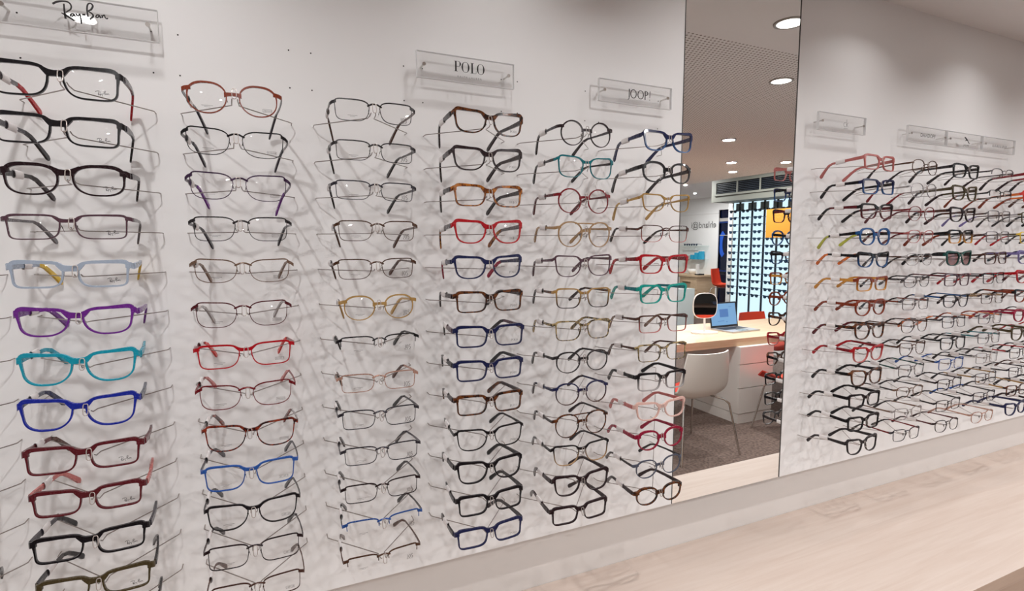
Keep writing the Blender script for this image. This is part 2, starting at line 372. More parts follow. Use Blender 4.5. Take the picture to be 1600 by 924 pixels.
def frame_mat(code, metal=False):
    """code: colour key; 'T..' tortoise, 'G a-b' vertical blend top a to bottom b, 'X..' clear tinted"""
    key = ('m_' if metal else 'a_') + code
    if key in MATS: return MATS[key]
    if code[0] == 'T':
        c1, c2 = {'Td': ('20120f', '6a3a1c'), 'Ta': ('5a2a12', 'b06a25'), 'Tg': ('3a2f20', 'b39b6b'), 'Tr': ('2a100f', '8a3420')}[code]
        m, nt, b = new_mat(key); N = nt.nodes; L = nt.links
        tc = N.new('ShaderNodeTexCoord'); no = N.new('ShaderNodeTexNoise'); no.inputs['Scale'].default_value = 130; no.inputs['Detail'].default_value = 2; no.inputs['Distortion'].default_value = 1.0
        cr = N.new('ShaderNodeValToRGB'); cr.color_ramp.elements[0].position = 0.42; cr.color_ramp.elements[1].position = 0.62
        cr.color_ramp.elements[0].color = (*hexc(c1), 1); cr.color_ramp.elements[1].color = (*hexc(c2), 1)
        L.new(tc.outputs['Object'], no.inputs[0]); L.new(no.outputs['Fac'], cr.inputs[0]); L.new(cr.outputs[0], b.inputs['Base Color'])
        b.inputs['Roughness'].default_value = 0.18; b.inputs['Specular IOR Level'].default_value = 0.35; b.inputs['Coat Weight'].default_value = 0.15
    elif code[0] == 'G':
        a, c = code[1:].split('-')
        m, nt, b = new_mat(key); N = nt.nodes; L = nt.links
        tc = N.new('ShaderNodeTexCoord'); sx = N.new('ShaderNodeSeparateXYZ'); mr = N.new('ShaderNodeMapRange')
        mr.inputs[1].default_value = -0.022; mr.inputs[2].default_value = 0.004
        mx = N.new('ShaderNodeMix'); mx.data_type = 'RGBA'; mx.inputs[6].default_value = (*hexc(COLS[c][0]), 1); mx.inputs[7].default_value = (*hexc(COLS[a][0]), 1)
        L.new(tc.outputs['Object'], sx.inputs[0]); L.new(sx.outputs[2], mr.inputs[0]); L.new(mr.outputs[0], mx.inputs[0]); L.new(mx.outputs[2], b.inputs['Base Color'])
        b.inputs['Roughness'].default_value = 0.2; b.inputs['Specular IOR Level'].default_value = 0.35; b.inputs['Coat Weight'].default_value = 0.1
    elif code[0] == 'X':
        c = hexc(COLS[code[1:]][0]); m = glassy(key, tuple(0.5 + 0.5 * q for q in c), 0.04, 0.08, film=(c, 0.62))
    else:
        c = hexc(COLS[code][0]); m, nt, b = new_mat(key); b.inputs['Base Color'].default_value = (*c, 1)
        if metal: b.inputs['Metallic'].default_value = 0.35; b.inputs['Roughness'].default_value = 0.3
        else: b.inputs['Roughness'].default_value = 0.24; b.inputs['Specular IOR Level'].default_value = 0.3; b.inputs['Coat Weight'].default_value = 0.1
        tc = nt.nodes.new('ShaderNodeTexCoord'); no = nt.nodes.new('ShaderNodeTexNoise'); no.inputs['Scale'].default_value = 300
        mr = nt.nodes.new('ShaderNodeMapRange'); mr.inputs[3].default_value = 0.18; mr.inputs[4].default_value = 0.34
        nt.links.new(tc.outputs['Object'], no.inputs[0]); nt.links.new(no.outputs['Fac'], mr.inputs[0]); nt.links.new(mr.outputs[0], b.inputs['Roughness'])
    MATS[key] = m; return m
def words(code):
    if code[0] == 'T': return {'Td': 'dark tortoiseshell', 'Ta': 'amber tortoiseshell', 'Tg': 'mottled olive tortoiseshell', 'Tr': 'red tortoiseshell'}[code]
    if code[0] == 'G': a, c = code[1:].split('-'); return COLS[a][1] + ' to ' + COLS[c][1]
    if code[0] == 'X': return 'translucent ' + COLS[code[1:]][1]
    return COLS[code][1]

# ------------------------------------------------------------------ eyeglasses
SHAPES = {  # corner exponents (temporal top, nasal top, nasal bottom, temporal bottom), taper, cat lift, (w, h), word, nasal cut
 'R': ((9.0, 4.4, 4.0, 6.0), 0.03, 0.0, (0.053, 0.030), 'rectangular', 0.12), 'S': ((7.0, 3.6, 3.5, 4.6), 0.05, 0.0006, (0.053, 0.034), 'soft rectangular', 0.17),
 'W': ((9.0, 3.4, 2.6, 2.9), 0.08, 0.0018, (0.052, 0.037), 'square-rimmed', 0.17), 'C': ((5.5, 2.9, 2.9, 3.0), 0.06, 0.0030, (0.054, 0.036), 'cat-eye', 0.14),
 'O': ((2.0, 2.0, 2.0, 2.0), 0.0, 0.0, (0.045, 0.044), 'round', 0.0), 'P': ((2.5, 2.3, 2.15, 2.2), 0.04, 0.0, (0.049, 0.042), 'rounded', 0.06),
 'V': ((3.4, 2.7, 2.5, 2.7), 0.03, 0.0, (0.052, 0.034), 'oval', 0.10), 'A': ((2.3, 2.2, 2.1, 2.15), 0.06, 0.0, (0.052, 0.046), 'double-bridge', 0.06)}
DBL = 0.0185; WRAP = 1.1; NP = 36
def outline(shape, w, h):
    ex, tp, cat, _, _, cut = SHAPES[shape]; P = []
    for k in range(NP):
        a = 2 * math.pi * k / NP; c, s_ = math.cos(a), math.sin(a); n = ex[min(3, int(a / (math.pi / 2) + 1e-9))]
        x = w / 2 * math.copysign(abs(c) ** (2 / n), c); z = h / 2 * math.copysign(abs(s_) ** (2 / n), s_)
        q = z / (h / 2); x *= 1 + tp * q
        if x < 0 and q < 0.3: x += w / 2 * cut * ((0.3 - q) / 1.3) ** 1.5 * (-x / (w / 2)) ** 0.7      # nasal cut
        if q > 0 and x > 0: z += cat * (x / (w / 2)) ** 2 * q
        if q > 0 and shape not in 'OPA': z -= 0.0011 * (x / (w / 2)) ** 2 * q * (1.0 if x < 0 else 0.5)      # arched brow
        P.append(Vector((x, z)))
    return P
def offset(P, t):
    out = []
    for i, p in enumerate(P):
        d = P[(i + 1) % len(P)] - P[i - 1]; nrm = Vector((d.y, -d.x)).normalized()
        out.append(p + nrm * (t(p, nrm) if callable(t) else t))
    return out
def wrap(x): return WRAP * x * x
FRONT_CACHE = {}; TEMP_CACHE = {}
def front_meshes(shape, style, w, h, key):
    if key in FRONT_CACHE: return FRONT_CACHE[key]
    front_code = key[4]
    P = outline(shape, w, h); cx = DBL / 2 + w / 2; cz = -0.20 * h
    ac = style == 'a'; d = 0.0040 if ac else (0.0028 if style == 't' else 0.0018)
    base = {'a': 0.0022, 't': 0.0015, 'm': 0.0010, 'h': 0.0012}[style]
    def th(p, nrm):
        up = max(0.0, nrm.y)
        if ac: return base + 0.0019 * up + (0.0018 if p.x > 0 and p.y > 0 else 0) * (p.x / (w / 2)) * (2 * p.y / h)
        if style == 't': return base + 0.0010 * up + (0.0008 if p.x > 0 and p.y > 0 else 0) * (p.x / (w / 2)) * (2 * p.y / h)
        if style == 'h': return base + 0.0008 * up
        return base + 0.0008 * up
    O = offset(P, th); mb = MB()
    idx = list(range(NP)) if style != 'h' else list(range(0, NP // 2 + 1))
    for sgn in (1, -1):
        rings = []
        for i in idx:
            pi, po = P[i], O[i]; r = []
            for p, yy in ((pi, -d / 2), (po, -d / 2), (po, d / 2), (pi, d / 2)):
                x = sgn * (cx + p.x); r.append((x, yy + wrap(x), cz + p.y))
            rings.append(r)
        if style != 'h': rings.append(rings[0])
        mb.loft(rings, smooth=False, caps=(style == 'h'))
        # end piece towards the hinge
        tip = max(O, key=lambda q: q.x + q.y * 0.9); hw = cx + w / 2 + 0.0080
        eh = 0.0042 if ac else (0.0028 if style in 't' else 0.0024); zt = cz + (0.35 if shape in 'RSWC' and style in 'at' else 0.26) * h
        sec = []
        for xx, zz, hh, ye in ((cx + tip.x - (0.0030 if ac else 0.0012), cz + tip.y - eh * 1.1, eh, 0.0), (cx + tip.x + (hw - cx - tip.x) * 0.6, zt + (cz + tip.y - eh - zt) * 0.5, eh, 0.0004), (hw, zt, eh, 0.0028), (hw + 0.0006, zt, eh, 0.008)):
            yb = wrap(xx) + ye; q = d / 2 if xx < hw else 0.0016
            sec.append([(sgn * xx, yb - q, zz - hh), (sgn * xx, yb - q, zz + hh), (sgn * xx - sgn * 0.0006, yb + q, zz + hh), (sgn * xx - sgn * 0.0006, yb + q, zz - hh)])
        mb.loft(sec, smooth=False)
    # bridge
    if ac or style == 't':
        zb = cz + (0.26 if shape not in 'OPA' else 0.14) * h; hh = 0.0037 if ac else 0.0022; sec = []
        if shape in 'OPA':
            prof = [(u * (DBL / 2 + 0.0022), zb + 0.0016 * (1 - u * u), hh * (1 + 0.55 * u * u)) for u in (-1, -0.5, 0, 0.5, 1)]
        else:      # the brow line runs smoothly from the rims into the bridge
            m = 1.0 if ac else 0.62
            half = [(DBL / 2 + 0.0065, cz + 0.435 * h + 0.0016 * m, 0.0020 * m), (DBL / 2 + 0.0028, cz + 0.385 * h, 0.0036 * m), (DBL / 2 + 0.0004, cz + 0.325 * h, 0.0046 * m), (DBL / 2 - 0.0035, cz + 0.285 * h, 0.0042 * m)]
            prof = [(-q[0], q[1], q[2]) for q in half] + [(0.0, cz + 0.28 * h, 0.0037 * m)] + half[::-1]
        for x, zz, q in prof:
            sec.append([(x, -d / 2 + wrap(x), zz - q), (x, -d / 2 + wrap(x), zz + q), (x, d / 2 + wrap(x), zz + q), (x, d / 2 + wrap(x), zz - q)])
        mb.loft(sec, smooth=False)
    else:
        zb = cz + (0.30 if shape not in 'OPA' else 0.16) * h; mb.tube([(u * DBL / 2, wrap(u * DBL / 2) - 0.001 * (1 - u * u), zb + 0.0025 * (1 - u * u)) for u in (-1.25, -0.5, 0, 0.5, 1.25)], 0.0015, 6)
    if shape == 'A':
        zb = cz + 0.47 * h; mb.tube([(u * 0.022, wrap(u * 0.022), zb + 0.0006 * (1 - u * u)) for u in (-1.1, -0.5, 0, 0.5, 1.1)], 0.0014, 6)
    fm = mb.mesh('frame_front', frame_mat(front_code, style in 'mh'))
    lens = []
    for sgn in (1, -1):
        lb = MB(); rings = []
        for sc, yy in ((1.012, 0.0003), (0.7, -0.0006), (0.35, -0.0011)):
            rings.append([(sgn * (cx + p.x * sc), wrap(cx + p.x * sc) + yy, cz + p.y * sc) for p in P])
        lb.loft(rings, smooth=True, caps=False); lb.add(rings[-1], [tuple(range(NP))], True)
        lens.append(lb)
    LM = M_SUNLENS if key[5] == 'sun' else M_LENS
    ml = [lb.mesh('lens', LM) for lb in lens]
    pads = None
    if style in 'mht':
        pads = []
        for sgn in (1, -1):
            pb = MB(); px, pz = sgn * (DBL / 2 - 0.0015), cz - 0.06 * h
            pb.tube([(sgn * (DBL / 2), wrap(cx * 0.2), pz + 0.004), (sgn * (DBL / 2 - 0.0005), 0.006, pz + 0.004), (px, 0.0075, pz)], 0.0006, 5)
            pb.loft([[(px + sgn * o * 0.3, 0.0075 + 0.0016 * math.cos(a) * r, pz + o + 0.0) for a in [2 * math.pi * k / 8 for k in range(8)]] for o, r in ((-0.0050, 0.2), (-0.0032, 0.8), (0.0, 1.0), (0.003, 0.8), (0.0042, 0.2))])
            pads.append(pb.mesh('nose_pad', M_PAD))
    hw = cx + w / 2 + 0.0080; zt = cz + (0.35 if shape in 'RSWC' and style in 'at' else 0.26) * h
    FRONT_CACHE[key] = (fm, ml, pads, hw, zt, cx, cz); return FRONT_CACHE[key]
def temple_mesh(style, sgn, tc, tipc):
    """returns (arm mesh, tip mesh); hinge at the origin, running back along +y"""
    key = (style, sgn, tc, tipc)
    if key in TEMP_CACHE: return TEMP_CACHE[key]
    ac = style == 'a'
    h0, h1, h2, ht = ((0.0040, 0.0030, 0.0026, 0.0044) if ac else (0.0026, 0.0018, 0.0019, 0.0036) if style == 't' else (0.0022, 0.0015, 0.0017, 0.0036))
    q0, q1, qt = (0.0017, 0.0015, 0.0016) if ac else (0.0008, 0.0007, 0.0016)
    def sec(x, y, z, hh, q, dy=0.0, dz=1.0):
        # cross-section tilted so the down-turned ear piece keeps its width
        return [(sgn * (x - q), y + dy * hh, z - dz * hh), (sgn * (x + q), y + dy * hh, z - dz * hh), (sgn * (x + q), y - dy * hh, z + dz * hh), (sgn * (x - q), y - dy * hh, z + dz * hh)]
    arm = [sec(0.0, 0.003, 0, h0, q0), sec(0.0002, 0.02, 0, h0 * 0.95, q0), sec(-0.0008, 0.05, 0, h1, q1), sec(-0.0040, 0.082, -0.0003, h2, q1)]
    ear = [sec(-0.0040, 0.082, -0.0003, h2 * 1.03, qt), sec(-0.0062, 0.0935, -0.0038, h2 * 1.1, qt, -0.40, 0.92), sec(-0.0092, 0.1045, -0.0120, h2 * 1.2, qt, -0.64, 0.77),
           sec(-0.0125, 0.1150, -0.0212, ht * 0.85, qt, -0.68, 0.73), sec(-0.0148, 0.1225, -0.0282, ht, qt * 0.9, -0.70, 0.71), sec(-0.0156, 0.1255, -0.0312, ht * 0.6, qt * 0.7, -0.70, 0.71)]
    if tipc == tc:
        me = MB().loft(arm + ear[1:], smooth=False).mesh('temple', frame_mat(tc, style in 'mh' and ac)); r = (me, None)
    else:
        r = (MB().loft(arm, smooth=False).mesh('temple', frame_mat(tc, style in 'mh')), MB().loft(ear, smooth=False).mesh('temple_tip', frame_mat(tipc)))
    TEMP_CACHE[key] = r; return r
def tag_mesh():
    mb = MB(); rings = []
    for y in (0.0, 0.026):
        rings.append([(0.0026 * math.sin(2 * math.pi * k / 12), y, 0.0058 * math.cos(2 * math.pi * k / 12)) for k in range(12)])
    mb.loft(rings, caps=False, smooth=True)
    rings = [[(v[0] * 0.86, v[1], v[2] * 0.94) for v in r] for r in rings]
    mb.loft(rings, caps=False, smooth=True); return mb.mesh('price_tag', M_TAG)
ME_TAG = tag_mesh()
SCALE_Y = 0.14       # distance of the frame fronts from the wall
def make_glasses(spec, loc, label, tilt=(0, 0, 0), prints=(None, None), tag_y=0.045):
    """spec: 'shape style front temple tip [w h] [sun|notag]'"""
    s = spec.split(); shape, style, fc, tc, tipc = s[:5]
    w, h = SHAPES[shape][3]; nums = [t for t in s[5:] if t.replace('.', '').isdigit()]
    if len(nums) >= 2: w, h = float(nums[0]) / 1000, float(nums[1]) / 1000
    sun = 'sun' if 'sun' in s else ''
    fm, ml, pads, hw, zt, cx, cz = front_meshes(shape, style, w, h, (shape, style, w, h, fc, sun))
    e = empty('eyeglasses', loc); e.rotation_euler = tilt
    link('frame_front', fm, e)
    for i, me in enumerate(ml):
        l = link('lens', me, e)
        if prints[i]:
            x = cx + 0.012 if i == 0 else -cx; z = cz - 0.28 * h
            link('lens_print', PRINTS[prints[i]], l, (x, wrap(x) - 0.0012, z))
    for sgn in (1, -1):
        a, t = temple_mesh(style, sgn, tc, tipc)
        o = link('temple', a, e, (sgn * hw, wrap(hw) + 0.004, zt))
        toe = R(random.uniform(0.5, 3.5)); o.rotation_euler = (R(random.uniform(-2.5, 1.5)), 0, sgn * toe)
        if t: link('temple_tip', t, o)
        if sgn < 0 and 'notag' not in s: link('price_tag', ME_TAG, o, (0.0012, tag_y, 0))
    if pads:
        for p in pads: link('nose_pad', p, e)
    return tag(e, label, 'eyeglasses', 'eyeglasses hung on the white wall panels')

# ------------------------------------------------------------------ wire holders
PITCH_X, W_H, Z0, DZ = 0.2026, 0.166, 1.8115, 0.064
XR = 1.7221
def holder_mesh():
    mb = MB(); r = 0.00085
    for s_ in (-1, 1):
        mb.tube([(s_ * W_H / 2, 0.004, 0), (s_ * W_H / 2, -0.016, 0), (s_ * (W_H / 2 - 0.003), -0.0205, 0), (s_ * 0.0075, -0.1060, 0.0), (s_ * 0.0052, -0.1090, 0), (s_ * 0.0042, -0.128, 0.001), (s_ * 0.0036, -0.1335, 0.004)], r, 6)
    return mb.mesh('wire', M_STEEL)
def loop_mesh():
    mb = MB(); P = []
    for x, z in ((-0.0026, 0.003), (-0.0030, 0.008), (-0.0028, 0.0145), (-0.0018, 0.0165), (0.0018, 0.0165), (0.0028, 0.0145), (0.0030, 0.008), (0.0026, 0.003), (0.0012, 0.0012), (-0.0012, 0.0012)):
        P.append((x, -0.1445 + 0.25 * (z - 0.009), z))
    mb.tube(P, 0.00065, 6, closed=True); return mb.mesh('nose_loop', M_LOOP)
ME_WIRE, ME_LOOP = holder_mesh(), loop_mesh()
def make_holder(x, z, label):
    e = empty('wire_holder', (x, 0, z)); link('wire', ME_WIRE, e); link('nose_loop', ME_LOOP, e)
    tag(e, label, 'wire holder', 'wire eyeglass holders')

# one list per column, top row first: shape style front temple tip [w h]
COLUMNS = [
 (0, 'the leftmost column', 'rb', None, [
  'S a bk gy rd 56 37 rb', 'R a bk gm bk 55 33 rb', 'V a db ch db 54 36 rb', 'R t mv gy gy 55 30 rb notag', 'R a gb gb yl 53 31 rb', 'W a pu pu pu 52 33', 'W a tq tq tq 52 38', 'W a rb sl nv 52 38',
  'R a ma ma br 53 32 rb', 'R a ma rs rs 51 31 rb', 'R a bk gm bk 53 31 rb', 'R a ol ch bk 53 31 rb', 'R a bk bk bk 52 30']),
 (1, 'the second column from the left', 'bx', 'ln', [
  'P t ru gm gm 49 42', 'C m bk ch gm 54 36', 'C m dp dp pu 54 37', 'S m ch gm gm 53 34', 'C m tp tp tp 54 33', 'C m ma lg lg 52 36', 'S t rd dr sr 53 33', 'C m dr dr rs 53 36', 'W t Tr lg Tr 51 37', 'S t bl gm gm 52 37', 'W t bk ch ch 52 37', 'R m db db ch 55 35', 'R m br br br 54 33']),
 (2, 'the third column from the left', 'js', 'ln', [
  'S m ch br br 51.6 32.2', 'R m ch ch ch 51.6 29.4', 'R m gm ch ch 52.5 28.5', 'S m bz br br 51.6 31.3', 'S m bz br br 51.6 31.3', 'P t Xhy hy hy 46.8 37.7', 'R h bk bk bk 52.5 28.5', 'R m rg rg br 51.6 28.5', 'R m gm gm ch 51.6 30.4', 'R m gm gm ch 51.6 28.5', 'R m db ch ch 51.6 30.4', 'R h bl bk ch 52.5 28.5', 'R h bz br br 50.6 26.7']),
 (3, 'the fourth column from the left', 'po', None, [
  'W a Td ch db 52 35', 'W a db db db 52 35', 'S a Ta ch ch 52 33', 'W a rd gy Ta 52 36', 'W a nv nv ra 52 35', 'R a Td db db 53 33', 'R a nv mv ch 54 34', 'R a nv bk bk 53 33', 'R a Td db Td 53 32', 'W t bk bk bk 53 37', 'W a bk bk bk 52 36', 'R a bk bk bk 52 34', 'R a nv ch ch 54 33']),
 (4, 'the fifth column from the left', None, None, [
  'O t db gm db 45 44', 'C t tl ch ch 50 37', 'O t dr ma ma 46 44', 'A t tn tn tn 49 46', 'W t mv mv mv 51 38', 'S t Ggd-db Td db 51 36', 'S t Tg Tg Tg 52 36', 'P t ch ch ch 50 39', 'P t Gnv-br nv db 49 41', 'A t Td ch db 49 45', 'W t Gbk-tn ch ch 52 38', 'W a db db db 51 36', 'R a db db db 53 33']),
 (5, 'the column just left of the mirror', None, None, [
  'W a Gnv-pb nv nv 50 35', 'P a bk ch ch 50 37', 'W t Xhy hy hy 50 33', 'S m Gbr-rs br db 52 33', 'S a rd dr rd 51 34', 'S a gt tl gt 50 34', 'R t Gbr-rs br tp 53 34', 'R t Tg br br 53 34', 'R a Gbk-lg bk bk 53 34', 'W a pk rs rs 52 34', 'P a ra ra ra 50 38', 'P t sl ch ch 50 38', 'P a Td db db 50 35']),
 (6, 'the first column right of the mirror', None, None, [
  'R a rs rs rs 51 33', 'R a Gnv-pb bk bk 52 33', 'S a Gbk-ma ma bk 52 34', 'P a pb bk li 50 40', 'W a Gbk-pb bk or 50 34', 'R a Gru-am am am 51 32', 'P a ru ru ru 50 38', 'W a Td Td ma 50 36', 'W a Grd-rs dr rd 51 36', 'C a Td bk bk 50 37', 'R a bk bk bk 52 33', 'R a bk bk bk 52 34', 'W a ch ch ch 52 37']),
 (7, 'the second column right of the mirror', 'sc', None, [
  'P m bz bz ch 47 38 notag', 'P m st lg dr 48 38 notag', 'P m dr dr ma 48 38 notag', 'V m rs dr ma 50 34 notag', 'V m lg br ch 50 32 notag', 'V m gy bk ch 50 31 notag', 'R m gy ru bk 50 31 notag', 'W m Td br bk 50 34 notag', 'W m br Td bk 50 35', 'S m gy gn bk 50 34', 'V m tp ch ch 50 31', 'S m lg tp ch 52 32 notag', 'S m gm dr bk 50 33 notag']),
 (8, 'the third column right of the mirror', None, None, [
  'S a bk ch ch 51 35 notag', 'W a ol ol db 49 37 notag', 'W a db br db 50 36 notag', 'R a Gbk-am bk ru 50 34 notag', 'W a gn bk bk 51 37 sun notag', 'R t mv ma ch 52 34 notag', 'W t Gbk-gm pb ch 51 35', 'R m gm ch or 52 32', 'S t bk bk bk 51 35', 'R m bl ch bl 52 33', 'R m db db bk 52 34', 'R m ch bk bk 51 33', 'V m db ma db 51 35']),
 (9, 'the fourth column right of the mirror', 'sc', None, [
  'V h gy db db 52 32 notag', 'R h bk bk ru 51 34 notag', 'R m gy br lc 52 33 notag', 'R m gy br bk 52 32 notag', 'R t br br lg 52 34 notag', 'R m bk ch rd 52 33 notag', 'R m br gd db 52 32', 'R m gy or ru 52 32', 'R m gy tl ch 51 32', 'R m lg ch ch 52 32', 'R m gy gd ch 52 33', 'R m gm ch bl 51 33', 'V m rg rg rg 50 35 notag']),
 (10, 'the fifth column right of the mirror', None, None, [
  'R a dr dr db 52 33 notag', 'W a sr or ru 52 36 notag', 'R t ol st ch 52 33 notag', 'R t yl ol rd 52 34 notag', 'W a lc lc bk 52 36 notag', 'W a rd rd rd 52 36 notag', 'W a Gbk-ru ru bk 50 36 notag', 'P a ra ra ra 50 37 notag', 'W a ol ol ol 51 36', 'R m ch rd ch 52 33', 'R m gm ch ch 52 33', 'R t Td gd bk 52 34', 'W a nv nv nv 52 36']),
 (11, 'the sixth column right of the mirror', None, None, [
  'R a bk rd ch 52 33 notag', 'R a br br br 52 33 notag', 'W a bk bk bk 52 35 notag', 'R t gy gy ch 52 33 notag', 'W a nv nv nv 52 36 notag', 'R a ma ma ma 52 34 notag', 'W t Td br br 51 36 notag', 'R m gm ch ch 52 33', 'R m dr dr rd 52 33', 'R t bk bk bk 52 33', 'R m br br br 52 33', 'W a ch ch ch 52 35', 'R a db db db 52 34']),
]
ROWW = ['top', 'second', 'third', 'fourth', 'fifth', 'sixth', 'seventh', 'eighth', 'ninth', 'tenth', 'eleventh', 'twelfth', 'bottom']
STYLEW = {'a': '', 't': ' slim', 'm': ' metal', 'h': ' half-rim'}
for c, cname, pr, pl, specs in COLUMNS:
    x = (c * PITCH_X if c < 6 else XR + (c - 6) * PITCH_X) + W_H / 2
    for r, sp in enumerate(specs):
        z = Z0 - r * DZ
        s = sp.split(); p0 = pr
        if c == 0: p0 = 'rb' if s[-1] == 'rb' or 'rb' in s[5:] else None
        label = f"{words(s[2])}{STYLEW[s[1]] if len(words(s[2]).split()) < 3 else ''} {SHAPES[s[0]][4]} eyeglasses, {ROWW[r]} of {cname}"
        sp2 = ' '.join(s[:5] + [t for t in s[5:] if t != 'rb'])
        jx = random.uniform(-0.002, 0.002) - (0.006 if c == 0 else 0.0)
        make_glasses(sp2, (x + jx, -SCALE_Y + 0.001, z + 0.0105 + random.uniform(-0.001, 0.001)), label,
                     (R(random.uniform(-3, 3)), R(random.uniform(-0.8, 0.8)), R(random.uniform(-1.2, 1.2))), (p0, pl), tag_y=random.uniform(0.035, 0.048))
        make_holder(x, z, f'thin steel wire holder carrying the {ROWW[r]} eyeglasses of {cname}')
# the column that only just enters the picture at the left edge
for r in range(4, 13):
    x = -PITCH_X + W_H / 2; z = Z0 - r * DZ
    make_holder(x, z, f'thin steel wire holder at the left picture edge, {ORD[r]} row from the top')
    if r in (9, 11):
        make_glasses('R a bk bk bk 52 33', (x, -SCALE_Y + 0.001, z + 0.0105), f'black rectangular eyeglasses cut by the left picture edge, {ORD[r]} row')

# open peg holes above the first row, small dark bores in the left panel
hm = MB().lathe([(0.0013, 0.0), (0.0003, 0.0003)], 10).mesh('peg_hole', M_HOLE)
for c in range(-1, 6):
    for s_ in (0, 1):
        for r in (-2, -1):
            X = c * PITCH_X + s_ * W_H
            o = link('peg_hole', hm, wl, (X, -0.0003, Z0 - r * DZ), (R(90), 0, 0))

# ------------------------------------------------------------------ acrylic brand plates
ME_PLATE_F = MB().box(-0.1, 0.1, -0.003, -0.0025, -0.0238, 0.0238).mesh('plate', M_ACRYL)
def acrylic(x, w, label, mark, zc=1.9405, name='sign_plate'):
    e = empty(name, (x, -0.0215, zc)); h = 0.0475; d = 0.0035
    MB().box(-w / 2, w / 2, -d, d, -h / 2, h / 2).build('clear_plate', M_ACRYL, e)
    # edge strips whitened with a diffuse film that paints in their highlight
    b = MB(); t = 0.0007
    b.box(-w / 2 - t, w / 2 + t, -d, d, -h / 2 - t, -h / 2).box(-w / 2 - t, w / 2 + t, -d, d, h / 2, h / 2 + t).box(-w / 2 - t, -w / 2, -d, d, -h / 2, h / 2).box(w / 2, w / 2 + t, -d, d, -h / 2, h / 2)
    b.build('highlight_edge', M_ACEDGE, e)
    for s_ in (-1, 1):
        sb = MB(); sx = s_ * (w / 2 - 0.0125)
        sb.tube([(sx, 0.0215, 0), (sx, -d - 0.001, 0)], 0.0017, 10)
        sb.tube([(sx, -d - 0.0002, 0), (sx, -d - 0.0022, 0)], 0.0034, 14)
        sb.build('standoff_screw', M_CHROME, e)
    for me_name, me, dx, dz in mark:
        link(me_name, me, e, (dx, -d - 0.0004, dz))
    return tag(e, label, 'sign', 'clear acrylic signs above the eyeglasses')
acrylic(0.0785, 0.2, 'clear acrylic sign with dark brush-script lettering above the leftmost column', [('script_lettering', script_logo(0.066 / 1020).mesh('script_lettering', M_BLACKP), 0.004, 0.0015)])
acrylic(0.6915, 0.2, 'clear acrylic sign with tall serif capitals above the fourth column', [('serif_lettering', didone(0.0195).mesh('serif_lettering', M_BLACKP), 0.004, 0.0045), ('small_lettering', font_mesh('small_lettering', 'R A L P H   L A U R E N', 0.0050, M_GREYP), 0.004, -0.0145)])
mb = MB(); k = 0.0195      # JOOP!
def jl(a, b, w): line(mb, ((a[0] - 1.62) * k, (a[1] - 0.5) * k), ((b[0] - 1.62) * k, (b[1] - 0.5) * k), w * k)
jl((0.22, 0.05), (0.22, 1.0), 0.14); ribbon(mb, [((0.22 - 1.62) * k, -0.42 * k), ((0.19 - 1.62) * k, -0.62 * k), ((0.02 - 1.62) * k, -0.72 * k)], [0.11 * k, 0.09 * k, 0.05 * k])
oring(mb, (0.82 - 1.62) * k, 0, 0.46 * k, 0.51 * k, 0.085 * k, 0.14 * k); oring(mb, (1.84 - 1.62) * k, 0, 0.46 * k, 0.51 * k, 0.085 * k, 0.14 * k)
jl((2.48, 0.0), (2.48, 1.0), 0.14); oring(mb, (2.60 - 1.62) * k, 0.24 * k, 0.32 * k, 0.26 * k, 0.08 * k, 0.13 * k, a0=-90, a1=90, n=18); jl((2.48, 0.97), (2.62, 0.97), 0.06); jl((2.48, 0.51), (2.62, 0.51), 0.06)
jl((3.16, 0.28), (3.2, 1.05), 0.085); jl((3.15, 0.0), (3.15, 0.1), 0.11)
acrylic(1.098, 0.2, 'clear acrylic sign with slender capitals ending in an exclamation mark', [('capital_lettering', mb.mesh('capital_lettering', M_BLACKP), 0.006, -0.0005)])
mb = MB(); k = 0.012       # c K with a long stem and an underline
oring(mb, -0.34 * k, 0, 0.50 * k, 0.52 * k, 0.07 * k, 0.09 * k, a0=50, a1=310, n=24)
line(mb, (0.18 * k, -0.52 * k), (0.18 * k, 1.25 * k), 0.09 * k); line(mb, (0.20 * k, -0.05 * k), (0.72 * k, 0.5 * k), 0.08 * k); line(mb, (0.34 * k, 0.1 * k), (0.76 * k, -0.52 * k), 0.09 * k)
line(mb, (-0.7 * k, -0.86 * k), (0.75 * k, -0.86 * k), 0.07 * k)
acrylic(1.8105, 0.2, 'clear acrylic sign with two thin letters right of the mirror', [('letter_mark', mb.mesh('letter_mark', M_BLACKP), 0.012, -0.003)])
acrylic(2.2160, 0.203, 'clear acrylic sign with eight wide grey capitals', [('capital_lettering', font_mesh('capital_lettering', 'DAVIDOFF', 0.0165, M_BLACKP), -0.002, -0.002)])
mb = MB()                  # leaping animal emblem
cat = [(-16, 6), (-13.5, 8.5), (-10, 8.8), (-7, 7.6), (-3, 5.0), (2, 2.4), (7, -1.5), (11, -5.5), (16, -9.5), (19, -10), (16.5, -12), (12.5, -10.5), (9, -9.6), (6.5, -9.8), (8, -6.6), (4, -4.2), (-1, -2.6), (-6, -3.4), (-11, -5.2), (-10, -3.2), (-5, -0.6), (-8, 1.6), (-12, 4.0)]
mb.add([(a * 0.001, 0, b * 0.001) for a, b in cat], [tuple(range(len(cat)))])
acrylic(2.4235, 0.203, 'clear acrylic sign with a dark leaping animal emblem', [('leaping_emblem', mb.mesh('leaping_emblem', M_BLACKP), 0.006, 0.0035), ('small_lettering', font_mesh('small_lettering', 'JAGUAR', 0.0085, M_BLACKP), 0.004, -0.0145)])
mb = MB()
for i in range(16): line(mb, (-0.045 + i * 0.0058, -0.0045), (-0.0445 + i * 0.0058 + 0.0012 * (i % 3), 0.0045), 0.0022)
